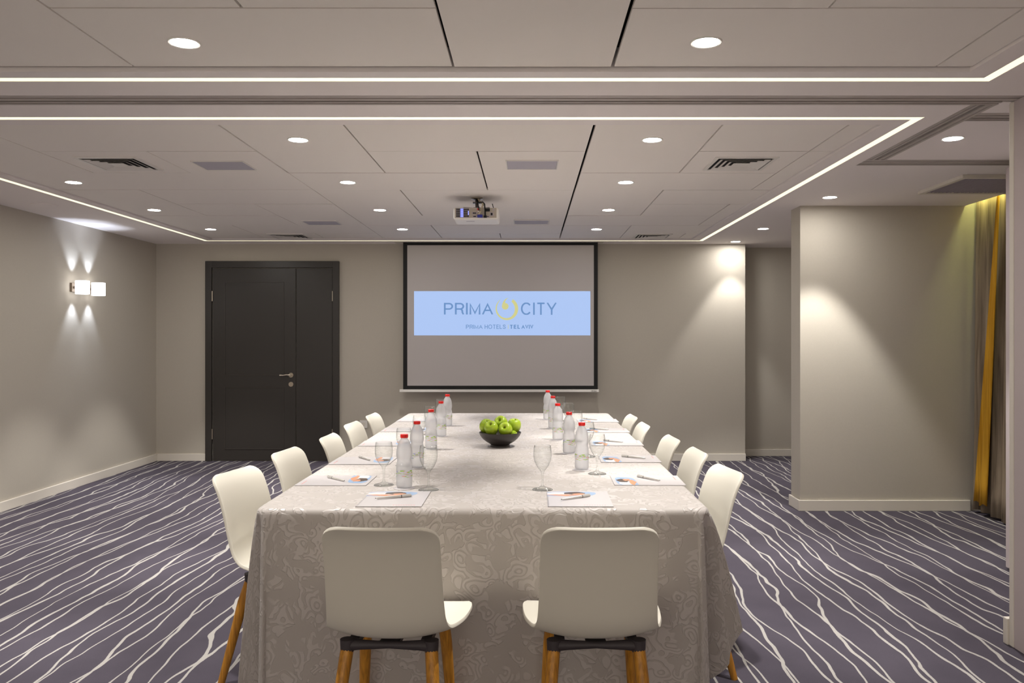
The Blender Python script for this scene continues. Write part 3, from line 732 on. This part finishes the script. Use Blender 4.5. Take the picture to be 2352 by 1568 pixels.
CHL = (3.40, 3.977, 4.56, 5.235, 5.83); CHR = (3.41, 3.96, 4.48, 5.18, 5.73)
def cloth_mesh():
    rc = .05; pts = []                              # perimeter: (x, y, nx, ny, side, distance to nearest corner)
    def line(p, q_, n_, nrm, side):
        for k in range(n_):
            t_ = k / n_; pts.append((p[0] + (q_[0]-p[0]) * t_, p[1] + (q_[1]-p[1]) * t_, nrm[0], nrm[1], side, math.dist(p, q_) * min(t_, 1 - t_), k / n_))
    def arc(cx, cy, a0, ci):
        for k in range(30):
            an = R(a0 + 90 * k / 30); pts.append((cx + rc * math.cos(an), cy + rc * math.sin(an), math.cos(an), math.sin(an), 'c%d' % ci, 0, k / 30))
    # plan of the hanging corner fold at full drop: ridge, inward valley, outward flap (x outward, y inward from the front)
    KEYS = [(0, 0, -.006), (.12, .006, -.036), (.24, .026, -.016), (.40, .004, .14), (.52, .025, .18), (.72, .12, .13), (1, .195, .09)]
    def fold_at(tt):
        for (a_, xa, ya), (b_, xb, yb_) in zip(KEYS, KEYS[1:]):
            if a_ <= tt <= b_:
                w_ = (tt - a_) / (b_ - a_); w_ = w_ * w_ * (3 - 2 * w_); return xa + (xb - xa) * w_, ya + (yb_ - ya) * w_
        return KEYS[-1][1:]
    line((TX0 + rc, TY0), (TX1 - rc, TY0), 120, (0, -1), 'front'); arc(TX1 - rc, TY0 + rc, -90, 0)
    line((TX1, TY0 + rc), (TX1, TY1 - rc), 200, (1, 0), 'right'); arc(TX1 - rc, TY1 - rc, 0, 1)
    line((TX1 - rc, TY1), (TX0 + rc, TY1), 60, (0, 1), 'back'); arc(TX0 + rc, TY1 - rc, 90, 2)
    line((TX0, TY1 - rc), (TX0, TY0 + rc), 200, (-1, 0), 'left'); arc(TX0 + rc, TY0 + rc, 180, 3)
    bm = bmesh.new(); uvl = bm.loops.layers.uv.new('UVMap'); n_ = len(pts)
    NR = 34
    rows_, uvs = [], {}
    def smooth(x): x = max(0, min(1, x)); return x * x * (3 - 2 * x)
    for j in range(-3, NR + 1):
        rv = []
        for k, (x, y, nx, ny, side, dc, tt) in enumerate(pts):
            # table edge rounding
            if j <= 2:
                an = (j + 3) / 5 * math.pi / 2; rr = .022
                off = -rr + rr * math.sin(an); z = TZ - rr + rr * math.cos(an); drop = -.03 + (j + 3) * .007
                px, py = x + nx * off, y + ny * off
            else:
                t_ = (j - 2) / (NR - 2)
                hem = {'front': .03, 'back': .05, 'left': .04, 'right': .27}.get(side, .03)
                # hem of the right side lifts away from the near corner tail
                if side == 'right': hem = .27 - .20 * (1 - smooth((y - TY0 - .02) / .30))
                if side == 'right': hem = .29 - .02 * smooth((y - TY0) / .3)
                if side == 'c0': hem = .03 + .26 * smooth((tt - .40) / .6)
                z = (TZ - .022) + (hem - (TZ - .022)) * t_; drop = TZ - .022 - z
                q2 = drop / .70
                sd = {'front': 0, 'right': 1.7, 'back': 3.1, 'left': 4.4}.get(side, 0)
                u = x if side in ('front', 'back') else y
                fold = .006 * math.sin(u * 7.3 + sd) + .006 * math.sin(u * 13.1 + sd * 2) + .004 * math.sin(u * 23 + sd)
                flare = {'front': .012, 'back': .03, 'left': .05, 'right': .07}.get(side, .03)
                gain = {'c0': 1.0, 'right': 1.0, 'c3': .5, 'left': .5}.get(side, .5)
                dx = dy = 0
                if side in ('c0', 'c3'):
                    fx, fy = fold_at(tt if side == 'c0' else 1 - tt); e_ = q2 ** .75
                    dx, dy = (1 if side == 'c0' else -1) * fx * gain * e_, fy * gain ** .5 * e_
                    off = 0
                elif side in ('right', 'left') and y < TY0 + 1:
                    k_ = math.exp(-((y - TY0 - rc) / .13) ** 2); dd = y - TY0 - rc
                    off = (flare + fold) * q2 * (1 - k_) + KEYS[-1][1] * gain * k_ * q2 ** .75
                    dy = KEYS[-1][2] * gain ** .5 * k_ * q2 ** .75
                    if side == 'left' and drop > .2: off += .006 * math.sin(drop * 55 + 9 * dd) * k_
                elif side == 'front':
                    k_ = math.exp(-(dc / .10) ** 2); off = (flare + fold * smooth(dc / .2)) * q2 + .004 * k_ * q2 - .012 * q2 * math.exp(-((dc - .16) / .07) ** 2)
                else: off = (flare + fold) * q2
                if side in ('left', 'right'):
                    # chairs pushed in under the table carry the cloth inward
                    push = max(smooth(1.9 - abs(y - yc) / .17) for yc in (CHL if side == 'left' else CHR))
                    off += (-.34 - off) * push * smooth(drop / .26)
                px, py = x + nx * off + dx, y + ny * off + dy
            v = bm.verts.new((px, py, z)); rv.append(v)
            uu = (x + nx * drop, y + ny * drop) if not side.startswith('c') else (x + nx * drop, y + ny * drop)
            uvs[v] = uu
        rows_.append(rv)
    for A_, B_ in zip(rows_, rows_[1:]):
        for k in range(n_): bm.faces.new((A_[k], B_[k], B_[(k+1) % n_], A_[(k+1) % n_]))
    # top: strips of quads between the two long sides are unnecessary, one flat face
    bm.faces.new(rows_[0])
    for f_ in bm.faces:
        for l in f_.loops: l[uvl].uv = uvs[l.vert]
    bmesh.ops.recalc_face_normals(bm, faces=bm.faces[:])
    return bm
o = obj('tablecloth', cloth_mesh(), M['cloth'], None, True, angle=70)
tag(o, 'pale damask tablecloth draped to the floor over the long table', 'tablecloth')

# ------------------------------------------------------------------ chairs
def catmull(P, n):
    out = []
    for i in range(len(P) - 1):
        p0 = P[max(i-1, 0)]; p1 = P[i]; p2 = P[i+1]; p3 = P[min(i+2, len(P)-1)]
        for k in range(n):
            t_ = k / n
            out.append(tuple(.5 * ((2*p1[c_]) + (-p0[c_]+p2[c_])*t_ + (2*p0[c_]-5*p1[c_]+4*p2[c_]-p3[c_])*t_**2 + (-p0[c_]+3*p1[c_]-3*p2[c_]+p3[c_])*t_**3) for c_ in range(len(p1))))
    out.append(tuple(P[-1])); return out
# y, z, half width, edge lift
PROF = [(-.285, .800, .168, .010), (-.258, .762, .170, .014), (-.236, .70, .171, .018), (-.220, .63, .172, .022), (-.206, .56, .174, .027), (-.188, .495, .178, .033),
        (-.150, .450, .187, .036), (-.09, .434, .200, .032), (0, .432, .216, .020), (.10, .438, .224, .010), (.175, .443, .222, .004), (.214, .433, .214, -.004)]
def chair_proto():
    t = thing('chair', 'x', 'chair', group='white shell chairs around the table')
    P = catmull(PROF, 5); S = [0]
    for p_, q_ in zip(P, P[1:]): S.append(S[-1] + math.hypot(q_[0]-p_[0], q_[1]-p_[1]))
    bm = bmesh.new(); grid = []; nu = 16
    # refine both ends so that the corners round off
    def at(s):
        for k in range(len(S) - 1):
            if S[k] <= s <= S[k+1] + 1e-9:
                w_ = (s - S[k]) / (S[k+1] - S[k]); return tuple(P[k][c_] + (P[k+1][c_] - P[k][c_]) * w_ for c_ in range(4))
        return P[-1]
    T = S[-1]; rr = .055; rf = .08
    ss = [rr * (1 - math.cos(R(90 * k / 6))) for k in range(6)] + [rr + (T - rr - rf) * k / 34 for k in range(35)] + [T - rf * (1 - math.sin(R(90 * k / 6))) for k in range(1, 7)]
    for s in ss:
        y, z, hw, lf = at(s); y2, z2, _, _ = at(min(T, s + .004)); y1, z1, _, _ = at(max(0, s - .004))
        ty, tz = y2 - y1, z2 - z1; l_ = math.hypot(ty, tz); ny, nz = -tz / l_, ty / l_      # toward the sitter
        if s < rr: hw = hw - rr + math.sqrt(max(0, rr**2 - (rr - s)**2))
        if s > T - rf: hw = hw - rf + math.sqrt(max(0, rf**2 - (rf - (T - s))**2))
        rowv = []
        for i in range(nu + 1):
            u = -1 + 2 * i / nu; k2 = abs(u * hw / .2) ** 2.3
            rowv.append(bm.verts.new((u * hw, y + ny * lf * k2, z + nz * lf * k2)))
        grid.append(rowv)
    for A_, B_ in zip(grid, grid[1:]):
        for i in range(nu): bm.faces.new((A_[i], A_[i+1], B_[i+1], B_[i]))
    o = obj('seat_shell', bm, M['chair'], t, True, angle=60)
    s = o.modifiers.new('solid', 'SOLIDIFY'); s.thickness = .012; s.offset = 0
    bv = o.modifiers.new('round', 'BEVEL'); bv.width = .004; bv.segments = 2; bv.limit_method = 'ANGLE'; bv.angle_limit = R(60)
    bm = bmesh.new()
    # under-seat bracket: two cross bars and a spine
    for y in (-.125, .135):
        tube(bm, [(-.135, y, .413), (-.09, y, .414), (0, y, .414), (.09, y, .414), (.135, y, .413)], [.019, .015, .010, .015, .019], 10)
    bx(bm, -.03, .03, -.12, .13, .408, .424); bx(bm, -.125, -.095, -.12, .13, .408, .430); bx(bm, .095, .125, -.12, .13, .408, .430)
    for x in (-.128, .128):
        for y in (-.125, .135): lathe(bm, [(.0205, -.018), (.022, .018)], 14, x, y, .413)
    obj('bracket', bm, M['chairframe'], t, True)
    for x in (-1, 1):
        for y0_, y1_ in ((-.125, -.235), (.135, .19)):
            bm = bmesh.new(); tube(bm, [(x * .155, y1_, 0), (x * .150, y1_ + (y0_ - y1_) * .2, .085), (x * .136, y0_ + (y1_ - y0_) * .25, .32), (x * .128, y0_, .402)], [.0135, .0155, .0195, .020], 14)
            obj('leg', bm, M['wood'], t, True)
    return t
ch = chair_proto()
BACK = -.285
def place_chair(D, X, rz, label, state=[0]):
    """D, X: place of the middle of the backrest's top edge; rz turns the chair (0 faces +Y)"""
    x = X - (-BACK * -1) * -math.sin(rz) if False else X - (BACK * -math.sin(rz)); y = D - BACK * math.cos(rz)
    if state[0] == 0: state[0] = 1; ch.location = (x, y, 0); ch.rotation_euler = (0, 0, rz); ch['label'] = label
    else: dup(ch, (x, y, 0), rz, label)
place_chair(2.337, -.427, R(-2), 'white chair at the near table end, on the left, seen from behind')
place_chair(2.337, .203, R(0), 'white chair at the near table end, on the right, seen from behind')
order = ['nearest', 'second', 'third', 'fourth', 'farthest']
for k, (D, X, rt) in enumerate(((3.36, -1.208, -12), (3.965, -1.18, -7), (4.56, -1.12, -2), (5.235, -1.135, -4), (5.83, -1.12, -3))):
    place_chair(D, X, R(-90 + rt), f'white chair on the door side of the table, {order[k]} of five')
for k, (D, X, rt) in enumerate(((3.41, .835, 8), (3.96, .824, 3), (4.48, .79, 3), (5.18, .736, 2), (5.73, .73, 3))):
    place_chair(D, X, R(90 + rt), f'white chair on the curtain side of the table, {order[k]} of five')

# ------------------------------------------------------------------ things on the table
def bottle_proto():
    t = thing('water_bottle', 'x', 'bottle', group='plastic water bottles on the table')
    bm = bmesh.new()
    pr = [(.0005, .003), (.024, .002), (.029, .004), (.0312, .012), (.0312, .043), (.0308, .044), (.0308, .072), (.0312, .073), (.0312, .082), (.0305, .084), (.0312, .087), (.0305, .090), (.0310, .094),
          (.0285, .102), (.0272, .110), (.0285, .117), (.0312, .125), (.0315, .135), (.0300, .152), (.0262, .168), (.0205, .182), (.0145, .191), (.0128, .194), (.0128, .197)]
    lathe(bm, pr, 32, cap0=True, cap1=True); obj('body', bm, M['bottle'], t, True, angle=60)
    bm = bmesh.new(); lathe(bm, [(.0318, .044), (.0318, .072)], 32, cap0=False, cap1=False); obj('printed_label', bm, M['label'], t, True)
    bm = bmesh.new(); lathe(bm, [(.0150, .1965), (.0155, .198), (.0155, .209), (.0145, .210), (.0005, .2105)], 28); obj('cap', bm, M['cap'], t, True)
    return t
bo = bottle_proto()
def coaster(x, y, label):
    bm = bmesh.new(); lathe(bm, [(.0005, 0), (.041, 0), (.042, .0012), (.041, .002), (.0005, .002)], 32)
    o = obj('coaster', bm, M['paper'], None, True); o.location = (x, y, TZ + .0003); tag(o, label, 'coaster', 'round coasters under the bottles')
BL = [(3.25, -.49), (3.76, -.509), (4.38, -.518), (4.95, -.526), (5.55, -.547)]
BR = [(3.70, .236), (4.22, .204), (4.78, .166), (5.39, .156), (5.97, .135)]
k0 = 0
for side, lst in (('door side', BL), ('curtain side', BR)):
    for k, (D, X) in enumerate(lst):
        lab = f'red-capped water bottle in the {side} row, {order[k]} of five'
        if k0 == 0: bo.location = (X, D, TZ + .0023); bo['label'] = lab; k0 = 1
        else: dup(bo, (X, D, TZ + .0023), random.uniform(-1, 1), lab)
        coaster(X, D, f'thin pale coaster under the {side} bottle, {order[k]} of five')

def glass_proto():
    t = thing('goblet', 'x', 'glass', group='stemmed water goblets on the table')
    bm = bmesh.new(); lathe(bm, [(.0395, 0), (.040, .001), (.037, .0035), (.020, .008), (.008, .013), (.0045, .02)], 36, cap1=False); obj('foot', bm, M['glass'], t, True, angle=80)
    bm = bmesh.new(); lathe(bm, [(.0045, .02), (.0038, .04), (.0042, .058), (.0065, .068), (.0085, .074)], 20, cap0=False, cap1=False); obj('stem', bm, M['glass'], t, True, angle=80)
    bm = bmesh.new(); lathe(bm, [(.0085, .074), (.015, .081), (.025, .096), (.0325, .114), (.0355, .132), (.0352, .148), (.0335, .162), (.0318, .1725), (.0312, .1727)], 36, cap0=False, cap1=False); obj('glass_bowl', bm, M['glass'], t, True, angle=80)
    return t
gp = glass_proto(); k0 = 0
GL = [(3.21, -.39, 'goblet beside the near bottle on the door side, closest to the camera'), (3.316, -.582, 'goblet left of the nearest door-side bottle'), (3.83, -.579, 'goblet behind the nearest door-side bottle, third on that side'),
      (4.45, -.59, 'goblet on the door side, fourth from the camera'), (5.05, -.604, 'goblet on the door side, fifth from the camera'), (5.67, -.607, 'goblet on the door side, farthest from the camera'),
      (3.216, .0525, 'goblet standing alone near the right brochure, closest to the camera'), (3.59, .296, 'goblet right of the nearest curtain-side bottle'), (4.11, .29, 'goblet on the curtain side, third from the camera'),
      (4.72, .27, 'goblet on the curtain side, fourth from the camera'), (5.32, .254, 'goblet on the curtain side, fifth from the camera'), (5.88, .2245, 'goblet on the curtain side, farthest from the camera')]
for D, X, lab in GL:
    if k0 == 0: gp.location = (X, D, TZ + .0005); gp['label'] = lab; k0 = 1
    else: dup(gp, (X, D, TZ + .0005), random.uniform(0, 3), lab)

# fruit bowl and apples
BX, BY = -.157, 4.50
bm = bmesh.new()
lathe(bm, [(.0005, .001), (.053, 0), (.054, .004), (.050, .010), (.055, .016), (.074, .026), (.094, .042), (.108, .060), (.114, .074), (.1145, .078), (.111, .078), (.105, .063), (.091, .046), (.071, .031), (.04, .022), (.0005, .019)], 48)
o = obj('fruit_bowl', bm, M['bowl'], None, True, angle=50); o.location = (BX, BY, TZ + .0005); tag(o, 'dark footed bowl of green apples in the table centre', 'bowl')
def apple_proto():
    t = thing('apple', 'x', 'apple', group='green apples in the bowl')
    bm = bmesh.new(); pr = [(.0005, .020), (.004, .0235), (.009, .0315), (.017, .0358), (.026, .033), (.034, .022), (.0372, .006), (.0365, -.008), (.032, -.021), (.024, -.031), (.015, -.0345), (.008, -.0325), (.003, -.028), (.0005, -.0275)]
    lathe(bm, catmull(pr, 3), 28)
    obj('skin', bm, M['apple'], t, True, angle=80)
    bm = bmesh.new(); tube(bm, [(0, 0, .019), (.002, 0, .030), (.005, .001, .038)], [.0012, .0013, .002], 6); obj('stem', bm, M['stem'], t, True)
    return t
ap = apple_proto(); sb = F / BY
APS = [((-.077, .025), .107, (25, 20), 'green apple at the far left of the bowl'), ((-.045, -.046), .104, (38, -12), 'green apple front left, its hollow turned to the viewer'),
       ((.004, .045), .123, (50, -25), 'topmost green apple at the back middle of the bowl'), ((.031, -.052), .098, (58, -20), 'green apple front middle, its hollow tilted down left'),
       ((.076, .018), .111, (10, 5), 'upright green apple at the right edge of the bowl'), ((.070, -.016), .064, (20, 40), 'small low green apple half hidden at the front right')]
for k, ((ax, ay), az, (tx, ty), lab) in enumerate(APS):
    o = ap if k == 0 else dup(ap, (0, 0, 0), 0)
    o.location = (BX + ax, BY + ay, TZ + az); o.rotation_euler = (R(tx), R(ty), k * 1.1 * 0); o['label'] = lab
    if k == 5: o.scale = (.6, .6, .6)

# brochures and pens
def brochure_proto():
    t = thing('brochure', 'x', 'brochure', group='printed brochures at the place settings')
    W_, H_ = .115, .143
    bm = bmesh.new()
    bx(bm, -W_, W_, -H_, H_, 0, .0008); bx(bm, -W_, W_, -H_, H_, .0016, .0024); bx(bm, -W_ + .002, -W_ + .004, -H_, H_, 0, .0024)
    obj('pages', bm, M['paper'], t)
    bm = bmesh.new(); pts_ = [(-W_, .045), (-.02, .048), (.03, .052), (.055, .062), (.066, .080), (.070, .100), (.066, .118), (.045, .128), (-.04, .130), (-.09, .126), (-W_, .118)]
    bm.faces.new([bm.verts.new((x, y, .0026)) for x, y in pts_]); obj('cover_photo', bm, M['photo'], t)
    bm = bmesh.new()
    for k in range(9): bx(bm, .012 + k * .009, .018 + k * .009, -H_ + .02, -H_ + .024, .0024, .0026)
    obj('printed_line', bm, M['redprint'], t)
    return t
br = brochure_proto()
def pen_proto():
    t = thing('pen', 'x', 'pen', group='metal pens on the brochures')
    bm = bmesh.new(); tube(bm, [(-.064, 0, .005), (-.06, 0, .005), (.03, 0, .005)], [.0018, .0035, .005], 12); obj('barrel', bm, M['pen'], t, True)
    bm = bmesh.new(); tube(bm, [(.031, 0, .005), (.066, 0, .005), (.068, 0, .005)], [.0052, .005, .004], 12); bx(bm, .034, .066, -.0012, .0012, .0095, .011); obj('clip_cap', bm, M['pen'], t, True)
    bm = bmesh.new(); tube(bm, [(.0285, 0, .005), (.0315, 0, .005)], .0053, 12); tube(bm, [(-.068, 0, .005), (-.063, 0, .005)], [.001, .0018], 8); obj('band', bm, M['pendark'], t, True)
    return t
pe = pen_proto()
def tp(px, py, z=TZ):                                # where a viewed point on the tabletop lies
    D = F * (HC - z) / (py - VY); return ((px - VX) * D / F, D)
SET = [((-.491, 3.028), 0, ((864, 1149), (942, 1142.6)), 'at the near table end, on the left'), ((.182, 3.028), 0, ((1288.6, 1151.7), (1354.5, 1142)), 'at the near table end, on the right')]
for k, y in enumerate((3.415, 3.965, 4.62, 5.31, 5.93)):
    SET.append(((-.793, y), -90, [((794, 1108.5), (751, 1098)), ((851, 1060), (824.6, 1051.8)), None, None, None][k], f'on the door side, {order[k]} of five'))
for k, y in enumerate((3.42, 4.03, 4.635, 5.27, 5.89)):
    SET.append(((.487, y), 90, [((1519, 1108), (1462, 1096.4)), ((1484, 1056), (1427, 1050)), ((1427, 1017.8), (1390.6, 1014)), ((1395, 988.8), (1357.7, 986.3)), ((1371.5, 966), (1340, 963))][k], f'on the curtain side, {order[k]} of five'))
kb = kp = 0
for (x, y), rz, pen, where in SET:
    lab = 'printed brochure with a cover photo ' + where
    if kb == 0: br.location = (x, y, TZ + .0005); br['label'] = lab; kb = 1
    else: dup(br, (x, y, TZ + .0005), R(rz + random.uniform(-1.5, 1.5)), lab)
    if pen:
        (x0, y0), (x1, y1) = tp(*pen[0]), tp(*pen[1]); an = math.atan2(y1 - y0, x1 - x0); lab = 'silver pen on the brochure ' + where
        pos = ((x0 + x1) / 2, (y0 + y1) / 2, TZ + .0033)
        if kp == 0: pe.location = pos; pe.rotation_euler = (0, 0, an); pe['label'] = lab; kp = 1
        else: dup(pe, pos, an, lab)

# ------------------------------------------------------------------ ceiling projector
PXc, PYc = -.386, 6.14
pj = thing('projector', 'white ceiling projector with cables seen from the rear', 'projector', (PXc, PYc, ZP))
def rel(z): return z - ZP
bm = bmesh.new(); bx(bm, -.165, .165, -.132, .135, rel(2.200), rel(2.288)); body = obj('body', bm, M['whiteplastic'], pj, bevel=.014)
bm = bmesh.new(); bx(bm, -.152, .150, -.1345, -.1315, rel(2.212), rel(2.283)); rp = obj('rear_panel', bm, mat('projector_rear_grey', (176, 166, 152), .5), pj, bevel=.004)
M['blueglow'] = emit('projector_inner_glow', (40, 90, 235), 1.3)
bm = bmesh.new(); bx(bm, -.142, -.050, -.1355, -.1346, rel(2.216), rel(2.280)); obj('vent_opening', bm, M['black'], rp)
bm = bmesh.new(); bx(bm, -.112, -.090, -.1361, -.1356, rel(2.217), rel(2.279)); bx(bm, -.058, -.050, -.1361, -.1356, rel(2.232), rel(2.262)); obj('inner_glow', bm, M['blueglow'], rp)
bm = bmesh.new()
for k in range(12): bx(bm, -.142 + k * .0084 - .0008, -.142 + k * .0084 + .0008, -.1375, -.1362, rel(2.216), rel(2.280))
for k in range(5): bx(bm, -.142, -.050, -.1378, -.1364, rel(2.216) + k * .016 - .0008, rel(2.216) + k * .016 + .0008)
obj('vent_grid', bm, M['slat'], rp)
for r in ((-.028, .008, 2.238, 2.254), (-.024, .008, 2.214, 2.229), (.102, .128, 2.226, 2.252), (.075, .10, 2.214, 2.227), (.122, .134, 2.262, 2.277)):
    bm = bmesh.new(); bx(bm, r[0], r[1], -.1365, -.1346, rel(r[2]), rel(r[3])); o = obj('port', bm, M['slat'], rp)
    bm = bmesh.new(); bx(bm, r[0] + .006, r[1] - .006, -.1372, -.1366, rel(r[2]) + .004, rel(r[3]) - .004); obj('port_hole', bm, M['black'], rp)
bm = bmesh.new(); bx(bm, .070, .102, -.140, -.1346, rel(2.258), rel(2.282)); obj('power_inlet', bm, M['black'], rp, bevel=.003)
bm = bmesh.new(); bx(bm, .012, .050, -.165, -.1346, rel(2.212), rel(2.232)); obj('video_plug', bm, mat('blue_plug', (38, 46, 150), .4), rp, bevel=.003)
bm = bmesh.new(); tube(bm, [(.027, -.150, rel(2.230)), (.034, -.152, rel(2.255)), (.046, -.150, rel(2.285)), (.055, -.13, rel(2.315)), (.045, -.09, rel(2.325)), (.02, -.05, rel(2.345)), (.008, -.02, rel(2.372))], .0075, 10); obj('beige_cable', bm, mat('beige_cable', (196, 182, 156), .5), pj, True)
bm = bmesh.new(); tube(bm, [(.068, -.150, rel(2.216)), (.068, -.150, rel(2.26)), (.064, -.145, rel(2.31)), (.05, -.11, rel(2.33)), (.02, -.06, rel(2.335)), (0, -.02, rel(2.372))], .005, 10); bx(bm, .058, .080, -.158, -.1346, rel(2.212), rel(2.226)); obj('black_cable', bm, M['black'], pj, True)
bm = bmesh.new(); tube(bm, [(.022, -.148, rel(2.262)), (.022, -.148, rel(2.288)), (.01, -.08, rel(2.32)), (-.005, -.02, rel(2.370))], .004, 8); obj('black_cable', bm, M['black'], pj, True)
for x, cl in ((.016, (196, 40, 46)), (.020, (225, 220, 214))):
    bm = bmesh.new(); z = 2.272 if cl[1] < 100 else 2.256
    tube(bm, [(x, -.134, rel(z)), (x, -.160, rel(z))], .006, 10); obj('audio_plug', bm, mat('plug_colour', cl, .4), pj, True)
bm = bmesh.new(); tube(bm, [(.128, -.128, rel(2.285)), (.119, -.128, rel(2.316))], .0028, 8); obj('antenna', bm, M['black'], pj, True)
bm = bmesh.new(); lathe(bm, [(.045, -.0005), (.045, -.006), (.03, -.014), (.0005, -.014)], 28); obj('ceiling_flange', bm, M['chrome'], pj, True)
bm = bmesh.new(); tube(bm, [(0, 0, -.012), (0, 0, rel(2.325)), (.004, -.004, rel(2.300))], [.014, .013, .016], 14); bx(bm, -.03, .03, -.018, .018, rel(2.338), rel(2.348)); obj('mount_pole', bm, M['pendark'], pj, True)
bm = bmesh.new()
for an in (30, 150, 215, 325): tube(bm, [(0, 0, rel(2.298)), (.115 * math.cos(R(an)), .1 * math.sin(R(an)), rel(2.294))], .008, 8)
lathe(bm, [(.03, -.006), (.03, .006)], 16, 0, 0, rel(2.300)); obj('mount_arms', bm, M['pendark'], pj, True)
bm = bmesh.new(); tube(bm, [(.05, .13, rel(2.243)), (.05, .15, rel(2.243))], [.034, .032], 24); obj('lens', bm, M['black'], pj, True)
bm = bmesh.new(); bx(bm, -.075, -.015, -.055, -.035, rel(2.1992), rel(2.2005)); obj('underside_label', bm, M['slat'], body)
